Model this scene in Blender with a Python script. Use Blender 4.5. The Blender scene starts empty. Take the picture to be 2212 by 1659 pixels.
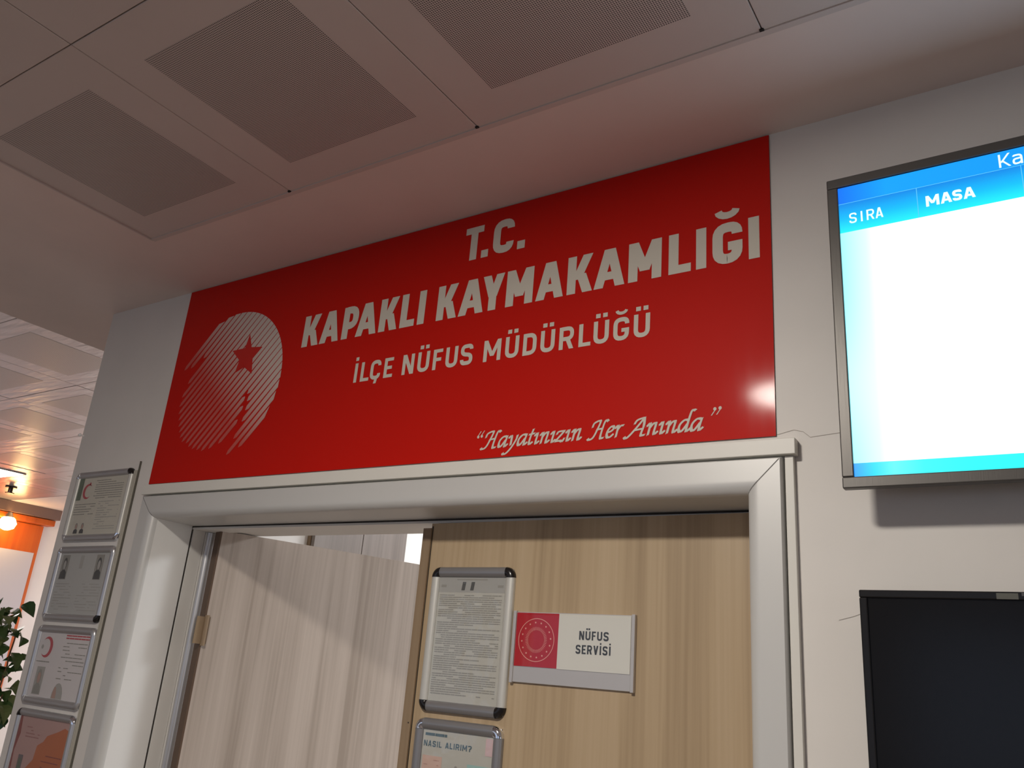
import bpy, bmesh, math, random
from mathutils import Vector, Matrix
random.seed(7)
sc = bpy.context.scene
C = bpy.context.collection
PI = math.pi

# ------------------------------------------------------------------ camera
cam = bpy.data.cameras.new('camera'); camo = bpy.data.objects.new('camera', cam); C.objects.link(camo)
cam.sensor_width = 36.0; cam.lens = 36.0*1807.74/2212; cam.clip_start = .02; cam.clip_end = 60
Rm = Matrix(((0.83953609, 0.11630625, 0.53070897), (0.53774526, -0.31725554, -0.78113952), (0.07751896, 0.94118105, -0.32889061)))
# columns of Rm: camera right / up / back in the room's axes
M4 = Rm.to_4x4(); M4.translation = Vector((0, -1.56, 1.60)); camo.matrix_world = M4
sc.camera = camo
# ------------------------------------------------------------------ world and exposure
w = bpy.data.worlds.new('world'); sc.world = w; w.use_nodes = True
w.node_tree.nodes['Background'].inputs[0].default_value = (.62, .74, 1.0, 1)
w.node_tree.nodes['Background'].inputs[1].default_value = .6
sc.view_settings.view_transform = 'Standard'; sc.view_settings.look = 'None'
sc.view_settings.exposure = 0.24; sc.view_settings.gamma = 1.0
sc.view_settings.use_curve_mapping = False
sc.cycles.max_bounces = 7; sc.cycles.diffuse_bounces = 4; sc.cycles.sample_clamp_indirect = 4.0
# the room's own lamps (strengths of the glowing diffusers)
LAMP_MAIN = 178.0       # round ceiling lamp just behind the camera
LAMP_LOBBY = 5.0        # dim lamps further back
LAMP_HALL = 24.0        # square panel in the hallway
LAMP_OFFICE = 54.0       # lamp in the office
# daylight of the lobby windows behind the camera, and two added fill lights
def area(name, loc, rot, sx, sy, power, col):
    l = bpy.data.lights.new(name, 'AREA'); l.shape = 'RECTANGLE'; l.size = sx; l.size_y = sy; l.energy = power; l.color = col
    o = bpy.data.objects.new(name, l); C.objects.link(o); o.location = loc; o.rotation_euler = rot
    return o
area('window_daylight', (-3.6, -5.9, 1.45), (-PI/2, 0, 0), 2.4, 1.3, 12, (.86, .92, 1.0))
area('window_daylight', (-6.2, -5.98, 1.55), (-PI/2, 0, 0), 1.5, 1.4, 11, (.74, .86, 1.0))
area('hall_fill', (-6.7, 4.6, 1.3), (-PI/2, 0, -.75), 1.4, 1.8, 34, (1.0, .93, .93))  # added light to brighten the far hallway wall, no window there
area('side_fill', (3.1, -2.4, 1.5), (0, PI/2, 0), 1.5, 2.2, 6, (.84, .90, 1.0))  # added fill for the left door reveal, the right wall has no window

# ------------------------------------------------------------------ materials
def mat(name, col, rough=.6, metal=0.0, spec=.5, coat=0.0, emit=None, estr=0.0, coat_rough=.1):
    m = bpy.data.materials.new(name); m.use_nodes = True
    b = m.node_tree.nodes['Principled BSDF']
    b.inputs['Base Color'].default_value = (*col, 1); b.inputs['Roughness'].default_value = rough
    b.inputs['Metallic'].default_value = metal; b.inputs['Specular IOR Level'].default_value = spec
    b.inputs['Coat Weight'].default_value = coat; b.inputs['Coat Roughness'].default_value = coat_rough
    if emit: b.inputs['Emission Color'].default_value = (*emit, 1); b.inputs['Emission Strength'].default_value = estr
    return m
def nt(m): return m.node_tree.nodes, m.node_tree.links, m.node_tree.nodes['Principled BSDF']
def coords(m, scale=(1, 1, 1)):
    n, l, b = nt(m); t = n.new('ShaderNodeTexCoord'); k = n.new('ShaderNodeMapping'); k.inputs['Scale'].default_value = scale
    l.new(t.outputs['Object'], k.inputs['Vector']); return k.outputs['Vector']
def noise(m, scale=(1, 1, 1), s=5.0, detail=3.0, vec=None):
    n, l, b = nt(m); q = n.new('ShaderNodeTexNoise'); q.inputs['Scale'].default_value = s; q.inputs['Detail'].default_value = detail
    l.new(vec or coords(m, scale), q.inputs['Vector']); return q.outputs['Fac']
def ramp(m, fac, stops):
    n, l, b = nt(m); r = n.new('ShaderNodeValToRGB')
    while len(r.color_ramp.elements) < len(stops): r.color_ramp.elements.new(.5)
    for e, (p, c) in zip(r.color_ramp.elements, stops): e.position = p; e.color = (*c, 1)
    l.new(fac, r.inputs['Fac']); return r.outputs['Color']
def bump(m, fac, strength=.1, dist=.002):
    n, l, b = nt(m); q = n.new('ShaderNodeBump'); q.inputs['Strength'].default_value = strength; q.inputs['Distance'].default_value = dist
    l.new(fac, q.inputs['Height']); l.new(q.outputs['Normal'], b.inputs['Normal'])
def painted(name, col, rough=.6, var=.04, bs=.06, s=3.0):
    m = mat(name, col, rough); n, l, b = nt(m)
    f = noise(m, s=s, detail=4)
    l.new(ramp(m, f, [(.3, tuple(c*(1-var) for c in col)), (.7, tuple(min(1, c*(1+var)) for c in col))]), b.inputs['Base Color'])
    bump(m, noise(m, s=90, detail=2), bs, .001); return m
M_wall = painted('wall_paint', (.76, .725, .68), .55)
M_ceil = painted('ceiling_paint', (.80, .68, .63), .65)
M_tile = painted('tile_paint', (.63, .545, .51), .5, .02)
M_void = mat('void', (.02, .017, .015), .9)
M_floor = painted('floor_stone', (.25, .21, .185), .35, .15, .02, 2.0)
M_white = painted('white_trim', (.78, .76, .72), .38, .02, .03)
M_alu = mat('casing_aluminium', (.62, .615, .595), .38, .12, .4)
M_jamb = mat('jamb_white', (.80, .79, .765), .40, 0, .4)
M_duct = painted('cable_duct_plastic', (.74, .72, .66), .4, .02)
M_rubber = mat('seal_rubber', (.03, .026, .022), .7)
M_hallwall = painted('hall_wall_paint', (.82, .78, .74), .5)

def perforated(name, c_face, c_hole, pitch, rad, metal=0., rough=.5):
    m = mat(name, c_face, rough, metal); n, l, b = nt(m)
    t = n.new('ShaderNodeTexCoord'); s = n.new('ShaderNodeSeparateXYZ'); l.new(t.outputs['Object'], s.inputs[0])
    def cell(sock):
        a = n.new('ShaderNodeMath'); a.operation = 'MULTIPLY'; a.inputs[1].default_value = 1/pitch; l.new(sock, a.inputs[0])
        f = n.new('ShaderNodeMath'); f.operation = 'FRACT'; l.new(a.outputs[0], f.inputs[0])
        d = n.new('ShaderNodeMath'); d.operation = 'SUBTRACT'; d.inputs[1].default_value = .5; l.new(f.outputs[0], d.inputs[0])
        p = n.new('ShaderNodeMath'); p.operation = 'POWER'; p.inputs[1].default_value = 2; l.new(d.outputs[0], p.inputs[0])
        return p.outputs[0]
    a = n.new('ShaderNodeMath'); a.operation = 'ADD'; l.new(cell(s.outputs[0]), a.inputs[0]); l.new(cell(s.outputs[1]), a.inputs[1])
    c = n.new('ShaderNodeMath'); c.operation = 'LESS_THAN'; c.inputs[1].default_value = rad*rad; l.new(a.outputs[0], c.inputs[0])
    x = n.new('ShaderNodeMix'); x.data_type = 'RGBA'; x.inputs['A'].default_value = (*c_face, 1); x.inputs['B'].default_value = (*c_hole, 1)
    l.new(c.outputs[0], x.inputs['Factor']); l.new(x.outputs['Result'], b.inputs['Base Color']); return m
M_perf = perforated('perforated_tile', (.63, .545, .51), (.10, .085, .08), .0045, .34)
M_htile = mat('hall_tile_metal', (.62, .575, .58), .28, .55)
n, l, b = nt(M_htile); bump(M_htile, noise(M_htile, (1, 5, 1), 6, 2), .35, .01)
M_hperf = perforated('hall_perforated_metal', (.60, .55, .52), (.24, .2, .19), .0045, .27, .45, .32)

def wood(name, stops, off=0.0):
    m = mat(name, stops[1][1], .42); n, l, b = nt(m)
    t = n.new('ShaderNodeTexCoord'); k = n.new('ShaderNodeMapping'); k.inputs['Location'].default_value = (off, off, off); k.inputs['Scale'].default_value = (9, 9, .35)
    l.new(t.outputs['Object'], k.inputs['Vector'])
    a = n.new('ShaderNodeTexNoise'); a.inputs['Scale'].default_value = 1.6; a.inputs['Detail'].default_value = 3; a.inputs['Distortion'].default_value = .25; l.new(k.outputs[0], a.inputs['Vector'])
    k2 = n.new('ShaderNodeMapping'); k2.inputs['Location'].default_value = (off*2, 3, 0); k2.inputs['Scale'].default_value = (75, 75, 1.0); l.new(t.outputs['Object'], k2.inputs['Vector'])
    f = n.new('ShaderNodeTexNoise'); f.inputs['Scale'].default_value = 1.5; f.inputs['Detail'].default_value = 4; l.new(k2.outputs[0], f.inputs['Vector'])
    x = n.new('ShaderNodeMix'); x.inputs['Factor'].default_value = .30; l.new(a.outputs['Fac'], x.inputs['A']); l.new(f.outputs['Fac'], x.inputs['B'])
    l.new(ramp(m, x.outputs['Result'], stops), b.inputs['Base Color']); bump(m, f.outputs['Fac'], .08, .0008); return m
M_wood = wood('door_laminate', [(.34, (.37, .265, .155)), (.5, (.475, .352, .215)), (.66, (.54, .41, .262))])
M_wood2 = wood('door_laminate_cool_lit', [(.36, (.38, .315, .265)), (.5, (.50, .425, .37)), (.64, (.58, .50, .44))], 4.2)  # open leaf: same laminate, the cooler light on it put into the colour
M_edge = wood('door_edge_band', [(.36, (.20, .135, .08)), (.5, (.27, .185, .11)), (.64, (.32, .23, .14))], 1.7)
M_cab = wood('cabinet_laminate', [(.36, (.18, .148, .128)), (.5, (.215, .178, .155)), (.64, (.245, .205, .18))], 8.)

M_red = mat('sign_red', (.56, .010, .005), .5, 0, .08, .14, coat_rough=.10)
n, l, b = nt(M_red)
l.new(ramp(M_red, noise(M_red, (9, 1, 1.0), 2.2, 2), [(.35, (.075,)*3), (.75, (.12,)*3)]), b.inputs['Coat Roughness'])
M_letter = mat('sign_letter_cream', (.66, .62, .53), .5, 0, .25)
M_star = mat('sign_star_red', (.56, .010, .005), .45, 0, .25, .5, coat_rough=.2)
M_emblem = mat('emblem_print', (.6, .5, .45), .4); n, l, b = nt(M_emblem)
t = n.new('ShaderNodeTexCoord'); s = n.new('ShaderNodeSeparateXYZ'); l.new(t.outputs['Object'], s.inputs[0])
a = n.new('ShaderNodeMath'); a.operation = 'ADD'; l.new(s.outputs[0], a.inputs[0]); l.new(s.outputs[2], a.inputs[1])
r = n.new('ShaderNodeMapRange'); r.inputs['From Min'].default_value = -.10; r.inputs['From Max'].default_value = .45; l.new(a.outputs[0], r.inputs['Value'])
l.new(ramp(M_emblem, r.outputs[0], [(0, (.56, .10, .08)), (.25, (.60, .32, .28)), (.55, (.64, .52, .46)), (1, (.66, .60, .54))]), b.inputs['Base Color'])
M_sign_edge = mat('sign_edge', (.09, .05, .035), .6)

M_rail = mat('rail_aluminium', (.60, .60, .61), .33, .75)
M_rail_dark = mat('rail_grey', (.33, .325, .33), .36, .6)
M_capblack = mat('cap_black', (.012, .010, .010), .22)
M_capchrome = mat('cap_chrome', (.82, .84, .88), .10, 1.0)
M_paper = mat('paper', (.54, .53, .485), .5)
M_ink = mat('ink_grey', (.33, .32, .295), .6)
M_ink_pale = mat('ink_pale_grey', (.44, .43, .41), .6)
M_ink_dark = mat('ink_dark', (.10, .10, .10), .6)
M_black = mat('plate_black_ink', (.03, .03, .028), .5)
M_pred = mat('print_red', (.46, .012, .022), .5, 0, .2)
M_pred2 = mat('print_crescent_red', (.55, .10, .12), .5)
M_plate_white = mat('plate_white', (.72, .70, .62), .25)
M_plate_alu = mat('plate_aluminium', (.56, .54, .53), .36, .35)
M_gold = mat('print_gold', (.80, .42, .33), .5)
def glassy(name, tint=(1, 1, 1), rough=.03, ior=1.5):
    m = bpy.data.materials.new(name); m.use_nodes = True; n = m.node_tree.nodes; l = m.node_tree.links; n.clear()
    o = n.new('ShaderNodeOutputMaterial'); x = n.new('ShaderNodeMixShader'); lw = n.new('ShaderNodeLayerWeight'); lw.inputs['Blend'].default_value = .5
    pw = n.new('ShaderNodeMath'); pw.operation = 'POWER'; pw.inputs[1].default_value = 5; l.new(lw.outputs['Facing'], pw.inputs[0])
    f = n.new('ShaderNodeMath'); f.operation = 'MULTIPLY_ADD'; f.inputs[1].default_value = .93; f.inputs[2].default_value = .05; l.new(pw.outputs[0], f.inputs[0])
    t = n.new('ShaderNodeBsdfTransparent'); t.inputs[0].default_value = (*tint, 1); g = n.new('ShaderNodeBsdfGlossy'); g.inputs['Roughness'].default_value = rough
    l.new(f.outputs[0], x.inputs[0]); l.new(t.outputs[0], x.inputs[1]); l.new(g.outputs[0], x.inputs[2]); l.new(x.outputs[0], o.inputs[0]); return m
M_cover = glassy('clear_cover', (.97, .97, .96), .04)
def wavy(m):
    n = m.node_tree.nodes; l = m.node_tree.links
    t = n.new('ShaderNodeTexCoord'); q = n.new('ShaderNodeTexNoise'); q.inputs['Scale'].default_value = 22
    l.new(t.outputs['Object'], q.inputs['Vector']); bp = n.new('ShaderNodeBump'); bp.inputs['Strength'].default_value = .5; bp.inputs['Distance'].default_value = .003
    l.new(q.outputs['Fac'], bp.inputs['Height'])
    for k in n:
        if k.type == 'BSDF_GLOSSY': l.new(bp.outputs[0], k.inputs['Normal'])
wavy(M_cover)
def emis(name, col, s):
    return mat(name, (.02, .02, .02), .3, emit=col, estr=s)

# ------------------------------------------------------------------ geometry helpers
class MB:
    def __init__(self): self.v = []; self.f = []; self.mi = []; self.sm = []
    def poly(self, pts, mi=0, smooth=False):
        i = len(self.v); self.v += [tuple(p) for p in pts]; self.f.append(list(range(i, i+len(pts)))); self.mi.append(mi); self.sm.append(smooth)
    def box(self, x0, x1, y0, y1, z0, z1, mi=0, fn=None):
        p = [(x, y, z) for x in (x0, x1) for y in (y0, y1) for z in (z0, z1)]
        if fn: p = [fn(*q) for q in p]
        i = len(self.v); self.v += p
        for a in ((0, 1, 3, 2), (4, 6, 7, 5), (0, 4, 5, 1), (2, 3, 7, 6), (0, 2, 6, 4), (1, 5, 7, 3)):
            self.f.append([i+k for k in a]); self.mi.append(mi); self.sm.append(False)
    def sweep(self, rings, closed=True, caps=True, mi=0, smooth=True):
        i = len(self.v); n = len(rings[0])
        for r in rings: self.v += [tuple(p) for p in r]
        for a in range(len(rings)-1):
            for k in range(n if closed else n-1):
                q = (k+1) % n
                self.f.append([i+a*n+k, i+a*n+q, i+(a+1)*n+q, i+(a+1)*n+k]); self.mi.append(mi); self.sm.append(smooth)
        if caps:
            self.f.append([i+k for k in range(n)][::-1]); self.mi.append(mi); self.sm.append(False)
            self.f.append([i+(len(rings)-1)*n+k for k in range(n)]); self.mi.append(mi); self.sm.append(False)
    def build(self, name, mats, parent=None, bevel=0.0):
        me = bpy.data.meshes.new(name); me.from_pydata(self.v, [], self.f)
        for m in (mats if isinstance(mats, (list, tuple)) else [mats]): me.materials.append(m)
        me.polygons.foreach_set('material_index', self.mi); me.polygons.foreach_set('use_smooth', self.sm)
        bm = bmesh.new(); bm.from_mesh(me); bmesh.ops.recalc_face_normals(bm, faces=bm.faces)
        ys = [v[1] for v in self.v]
        if max(ys)-min(ys) < 2e-3:                      # flat sheets face the viewer's side
            bm.normal_update()
            bmesh.ops.reverse_faces(bm, faces=[f for f in bm.faces if f.normal.y > 0])
        bm.to_mesh(me); bm.free(); me.update()
        if any(self.sm): me.set_sharp_from_angle(angle=math.radians(38))
        o = bpy.data.objects.new(name, me); C.objects.link(o)
        if parent: o.parent = parent
        if name in ('printed_text', 'printed_matter'): o['kind'] = 'stuff'
        if bevel: 
            d = o.modifiers.new('edge', 'BEVEL'); d.width = bevel; d.segments = 2; d.limit_method = 'ANGLE'
        return o
def boxo(name, m, x0, x1, y0, y1, z0, z1, parent=None, bevel=0., fn=None):
    b = MB(); b.box(x0, x1, y0, y1, z0, z1, fn=fn); return b.build(name, m, parent, bevel)
def empty(name, loc=(0, 0, 0), rz=0.0):
    o = bpy.data.objects.new(name, None); C.objects.link(o); o.location = loc; o.rotation_euler.z = rz; o.empty_display_size = .05; return o
def tag(o, label, cat, group=None):
    o['label'] = label; o['category'] = cat
    if group: o['group'] = group
    return o
def struct(o): o['kind'] = 'structure'; return o

# ------------------------------------------------------------------ lettering: strokes on a plane facing -y
def arc(cx, cz, rx, rz, a0, a1, n=8):
    return [(cx+rx*math.cos(math.radians(a0+(a1-a0)*i/n)), cz+rz*math.sin(math.radians(a0+(a1-a0)*i/n))) for i in range(n+1)]
def strip(pts, t):
    out = []
    L = []; R = []
    for i, p in enumerate(pts):
        a = pts[max(0, i-1)]; c = pts[min(len(pts)-1, i+1)]
        d1 = Vector((p[0]-a[0], p[1]-a[1])); d2 = Vector((c[0]-p[0], c[1]-p[1]))
        if d1.length < 1e-9: d1 = d2
        if d2.length < 1e-9: d2 = d1
        d1 = d1.normalized(); d2 = d2.normalized(); m = (d1+d2)
        m = m.normalized() if m.length > 1e-6 else d1
        k = t/2/max(.5, m.dot(d2)); nx, nz = -m.y*k, m.x*k
        L.append((p[0]+nx, p[1]+nz)); R.append((p[0]-nx, p[1]-nz))
    for i in range(len(pts)-1): out.append([L[i], R[i], R[i+1], L[i+1]])
    return out
def rpath(pts, r, n=5):
    o = [pts[0]]
    for i in range(1, len(pts)-1):
        p = Vector(pts[i]); a = Vector(pts[i-1])-p; c = Vector(pts[i+1])-p
        k = min(r, a.length*(.5 if i > 1 else .92), c.length*(.5 if i < len(pts)-2 else .92)); s = p+a.normalized()*k; e = p+c.normalized()*k
        for j in range(n+1):
            u = j/n; q = s*(1-u)**2+p*2*u*(1-u)+e*u*u; o.append((q.x, q.y))
    o.append(pts[-1]); return o
def rect(x0, z0, x1, z1): return [(x0, z0), (x1, z0), (x1, z1), (x0, z1)]
def par(x0, z0, x1, z1, wh): return [(x0, z0), (x0+wh, z0), (x1+wh, z1), (x1, z1)]
def disc(cx, cz, r, n=10): return [(cx+r*math.cos(2*PI*i/n), cz+r*math.sin(2*PI*i/n)) for i in range(n)]
def glyph(c, w, h, t):
    H = t/2; P = []
    tv = t*.88  # horizontal strokes are a little thinner
    if c == 'K':
        P += [rect(0, 0, t, h), par(t*.55, h*.36, w-t*1.16, h, t*1.12), par(t*.98+w*.02, h*.50, w-t*1.12, 0, t*1.12)]
    elif c == 'A':
        m = w/2; P += [par(0, 0, m-t*.62, h, t*1.04), par(w-t*1.04, 0, m-t*.42, h, t*1.04), rect(w*.25, h*.19, w*.75, h*.19+tv)]
    elif c == 'P' or c == 'R':
        P += [rect(0, 0, t, h)]; zt = h-tv/2; zb = h*(.40 if c == 'P' else .46)
        P += strip(rpath([(H, zt), (w-H, zt), (w-H, zb), (H, zb)], h*.22), t*.95)
        if c == 'R': P += [par(w*.42, h*.46, w-t*1.1, 0, t*1.1)]
    elif c == 'L': P += [rect(0, 0, t, h), rect(0, 0, w, tv)]
    elif c in ('I', 'i'):
        x = w/2-H; P += [rect(x, 0, x+t, h)]
        if c == 'i': P += [rect(x, h*1.13, x+t, h*1.13+t)]
    elif c == 'Y':
        m = w/2; P += [rect(m-H, 0, m+H, h*.45), par(m-t*.55, h*.38, 0, h, t*1.06), par(m-t*.5, h*.38, w-t*1.06, h, t*1.06)]
    elif c == 'M':
        m = w/2; P += [rect(0, 0, t, h), rect(w-t, 0, w, h), par(m-t*.5, h*.24, 0, h, t*1.05), par(m-t*.55, h*.24, w-t*1.05, h, t*1.05)]
    elif c == 'N':
        P += [rect(0, 0, t, h), rect(w-t, 0, w, h), par(w-t*1.15, 0, 0, h, t*1.15)]
    elif c == 'T': P += [rect(w/2-H, 0, w/2+H, h), rect(0, h-tv, w, h)]
    elif c == '.': P += [rect(0, 0, w, w)]
    elif c in 'CG' or c in 'çğ':
        s = [(w-H, h*.70), (w-H, h-H), (H, h-H), (H, H), (w-H, H)]
        if c in 'Cç': s.append((w-H, h*.30)); P += strip(rpath(s, h*.24), t)
        else:
            s.append((w-H, h*.52)); P += strip(rpath(s, h*.24), t); P += [rect(w*.52, h*.52-tv, w, h*.52)]
        if c == 'ç': P += [par(w*.42, -h*.20, w*.5, 0, t*.9)]
        if c == 'ğ': P += strip(arc(w/2, h*1.31, w*.30, h*.13, 180, 360, 8), t*.72)
    elif c in 'Uü':
        P += strip(rpath([(H, h), (H, H), (w-H, H), (w-H, h)], h*.26), t)
        if c == 'ü': P += [rect(w*.12, h*1.14, w*.12+t*1.1, h*1.14+t), rect(w*.88-t*1.1, h*1.14, w*.88, h*1.14+t)]
    elif c == 'E' or c == 'F':
        P += [rect(0, 0, t, h), rect(0, h-tv, w, h), rect(0, h*.5-tv/2, w*.88, h*.5+tv/2)]
        if c == 'E': P += [rect(0, 0, w, tv)]
    elif c == 'D': P += [rect(0, 0, t, h)]; P += strip(rpath([(H, h-H), (w-H, h-H), (w-H, H), (H, H)], h*.26), t)
    elif c == 'S':
        P += strip(rpath([(w-H, h*.74), (w-H, h-H), (H, h-H), (H, h*.54), (w-H, h*.46), (w-H, H), (H, H), (H, h*.27)], h*.2), t)
    elif c == 'V': P += [par(w/2-t*.5, 0, 0, h, t*1.05), par(w/2-t*.55, 0, w-t*1.05, h, t*1.05)]
    elif c == '?': P += strip(rpath([(H, h*.75), (H, h-H), (w-H, h-H), (w-H, h*.55), (w/2, h*.45), (w/2, h*.26)], h*.18), t); P += [rect(w/2-H, 0, w/2+H, t)]
    elif c == 'a':
        P += strip(rpath([(w*.12, h*.62), (w*.15, h*.76-H), (w-H, h*.76-H), (w-H, 0)], h*.2), t)
        P += strip(rpath([(w-H, h*.45), (H, h*.42), (H, H), (w*.7, H), (w-H, h*.2)], h*.16), t)
    return P
def put_polys(mb, polys, x, y, z, mi=0, slope=0.0):
    for i, p in enumerate(polys): mb.poly([(x+a, y-.000012*i, z+b+slope*a) for a, b in p], mi)
WID = {'I': .36, 'i': .36, '.': .3, 'M': 1.25, 'a': .85, 'F': .8, 'E': .84, 'L': .8}
def text(mb, s, x0, x1, z, h, t, y, mi=0, slope=0.0, gap=.22):
    ws = [0.45 if c == ' ' else WID.get(c, 1.0) for c in s]
    tot = sum(ws)+gap*(len(s)-1); k = (x1-x0)/tot; x = x0
    for c, q in zip(s, ws):
        if c != ' ':
            if c in 'Ii': put_polys(mb, glyph(c, t, h, t), x+k*q/2-t/2, y, z+slope*(x-x0), mi, slope)
            else: put_polys(mb, glyph(c, k*q, h, t), x, y, z+slope*(x-x0), mi, slope)
        x += k*(q+gap)
# chancery hand: a broad nib swept along smooth strokes
def catmull(p, n=6):
    if len(p) < 3: 
        return [tuple(Vector(p[0]).lerp(Vector(p[1]), i/n)) for i in range(n+1)]
    q = [p[0]]+list(p)+[p[-1]]; o = []
    for i in range(1, len(q)-2):
        a, b, c, d = (Vector(v) for v in q[i-1:i+3])
        for j in range(n):
            u = j/n; v = .5*((2*b)+(c-a)*u+(2*a-5*b+4*c-d)*u*u+(3*b-a-3*c+d)*u**3); o.append((v.x, v.y))
    o.append(tuple(p[-1])); return o
SCRIPT = {
 'ı': (.50, [[(-.02, .72), (.17, .97), (.22, .8), (.20, .2), (.28, .03), (.50, .26)]]),
 'n': (.92, [[(-.02, .72), (.16, .97), (.21, .8), (.19, 0)], [(.21, .55), (.42, .9), (.60, .95), (.63, .75), (.60, .2), (.68, .03), (.90, .26)]]),
 'a': (.90, [[(.66, .93), (.40, .97), (.14, .70), (.06, .34), (.16, .04), (.36, .12), (.62, .62)], [(.70, .98), (.63, .2), (.70, .03), (.92, .26)]]),
 'y': (.86, [[(-.02, .75), (.16, .96), (.25, .75), (.30, .1)], [(.72, .98), (.70, .55), (.42, -.15), (.10, -.60), (-.16, -.68), (-.24, -.55)]]),
 't': (.56, [[(.30, 1.38), (.20, .7), (.18, .2), (.28, .03), (.50, .24)], [(.02, .90), (.50, .98)]]),
 'z': (.78, [[(.02, .68), (.12, .90), (.62, .94)], [(.62, .94), (.02, .06)], [(.02, .06), (.40, .10), (.62, .02), (.74, .30)]]),
 'e': (.72, [[(.10, .46), (.42, .56), (.58, .80), (.44, .97), (.20, .80), (.06, .42), (.16, .05), (.42, .06), (.66, .30)]]),
 'r': (.66, [[(-.02, .72), (.16, .97), (.21, .8), (.19, 0)], [(.21, .55), (.42, .92), (.66, .94)]]),
 'd': (.90, [[(.66, .93), (.40, .97), (.14, .70), (.06, .34), (.16, .04), (.36, .12), (.62, .62)], [(1.02, 1.66), (.80, 1.72), (.70, 1.35), (.63, .2), (.70, .03), (.92, .26)]]),
 'H': (1.25, [[(-.08, 1.02), (.02, 1.38), (.52, 1.52), (.38, .75), (.16, .12), (-.16, -.04), (-.30, .08)], [(1.22, 1.42), (1.02, 1.55), (.88, 1.2), (.80, .08), (1.10, .06)], [(.32, .78), (.86, .86)]]),
 'A': (1.08, [[(-.55, .02), (-.40, -.12), (-.12, .12), (.42, .95), (.72, 1.52)], [(.72, 1.52), (.80, .8), (.72, .06), (1.02, .06)], [(.16, .50), (.76, .58)], [(.72, 1.50), (.22, 1.34), (.06, 1.02)]]),
}
def script_word(par_, s, x0, x1, z, u, y, nib=.27, mi=0):
    adv = sum(SCRIPT[c][0] for c in s); k = (x1-x0)/adv; x = x0
    nx, nz = nib*math.cos(math.radians(38)), nib*math.sin(math.radians(38))
    for c in s:
        a, strokes = SCRIPT[c]; mb = MB(); lay = 0
        for st in strokes:
            p = catmull(st)
            p = [(px+.20*pz, pz) for px, pz in p]
            for i in range(len(p)-1):
                (ax, az), (bx, bz) = p[i], p[i+1]
                q = [(ax-nx/2, az-nz/2), (ax+nx/2, az+nz/2), (bx+nx/2, bz+nz/2), (bx-nx/2, bz-nz/2)]
                lay += 1; mb.poly([(x+k*g, y-.000004*lay, z+u*h) for g, h in q], mi)
                d = Vector((bx-ax, bz-az)); 
                if d.length > 1e-6:
                    d = d.normalized()*.075; e = [(ax-d.y, az+d.x), (bx-d.y, bz+d.x), (bx+d.y, bz-d.x), (ax+d.y, az-d.x)]
                    mb.poly([(x+k*g, y-.0003-.000004*lay, z+u*h) for g, h in e], mi)
        mb.build('script_letter', M_letter, par_); x += k*a

# ================================================================== THE SETTING
CH = 2.759
def slab(name, m, *a): return struct(boxo(name, m, *a))
slab('floor', M_floor, -8.4, 5.0, -6.2, 5.2, -.1, 0)
# front wall with the door opening
DX0, DX1, DZ = -2.395, -.44, 2.02
mb = MB(); mb.box(-2.88, DX0, 0, .30, 0, 2.80); mb.box(DX1, 3.2, 0, .30, 0, 2.80); mb.box(DX0, DX1, 0, .30, DZ, 2.80)
wf = struct(mb.build('wall_front', M_wall))
# fine paint cracks
def crack(pts, wd=.0009):
    mb = MB()
    for p in strip(pts, wd): mb.poly([(a, -.0006, z) for a, z in p])
    c = mb.build('crack', mat('crack_grey', (.42, .38, .34), .8), wf); return c
crack([(-.437, 2.076), (-.405, 2.083), (-.388, 2.078), (-.375, 2.066), (-.35, 2.068), (-.31, 2.071), (-.28, 2.075)])
crack([(-.34, 1.735), (-.315, 1.742), (-.29, 1.752), (-.27, 1.753)])
slab('wall_right', M_wall, 3.2, 3.35, -6.2, .3, 0, 2.80)
slab('wall_far', M_hallwall, -8.35, -8.2, -6.2, 5.2, 0, 2.80)
slab('wall_end', M_hallwall, -8.2, 3.2, 5.05, 5.2, 0, 2.80)
slab('wall_office_left', M_wall, -2.88, -2.78, .3, 5.05, 0, 2.80)
slab('wall_office_right', M_wall, 1.2, 1.3, .3, 5.05, 0, 2.80)
# back wall with window openings
mb = MB(); mb.box(-8.2, 3.2, -6.2, -6.05, 0, .8); mb.box(-8.2, 3.2, -6.2, -6.05, 2.3, 2.8)
for a, b in ((-8.2, -7.0), (-5.4, -4.9), (-2.3, -1.2), (1.4, 3.2)): mb.box(a, b, -6.2, -6.05, .8, 2.3)
struct(mb.build('wall_back', M_wall))
for i, (a, b) in enumerate(((-7.0, -5.4), (-4.9, -2.3), (-1.2, 1.4))):
    mb = MB(); m2 = (a+b)/2
    for x0, x1, z0, z1 in ((a, a+.05, .8, 2.3), (b-.05, b, .8, 2.3), (m2-.03, m2+.03, .8, 2.3), (a, b, .8, .86), (a, b, 2.24, 2.3)): mb.box(x0, x1, -6.16, -6.10, z0, z1)
    struct(mb.build('window_%d' % (i+1), M_white))
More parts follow.
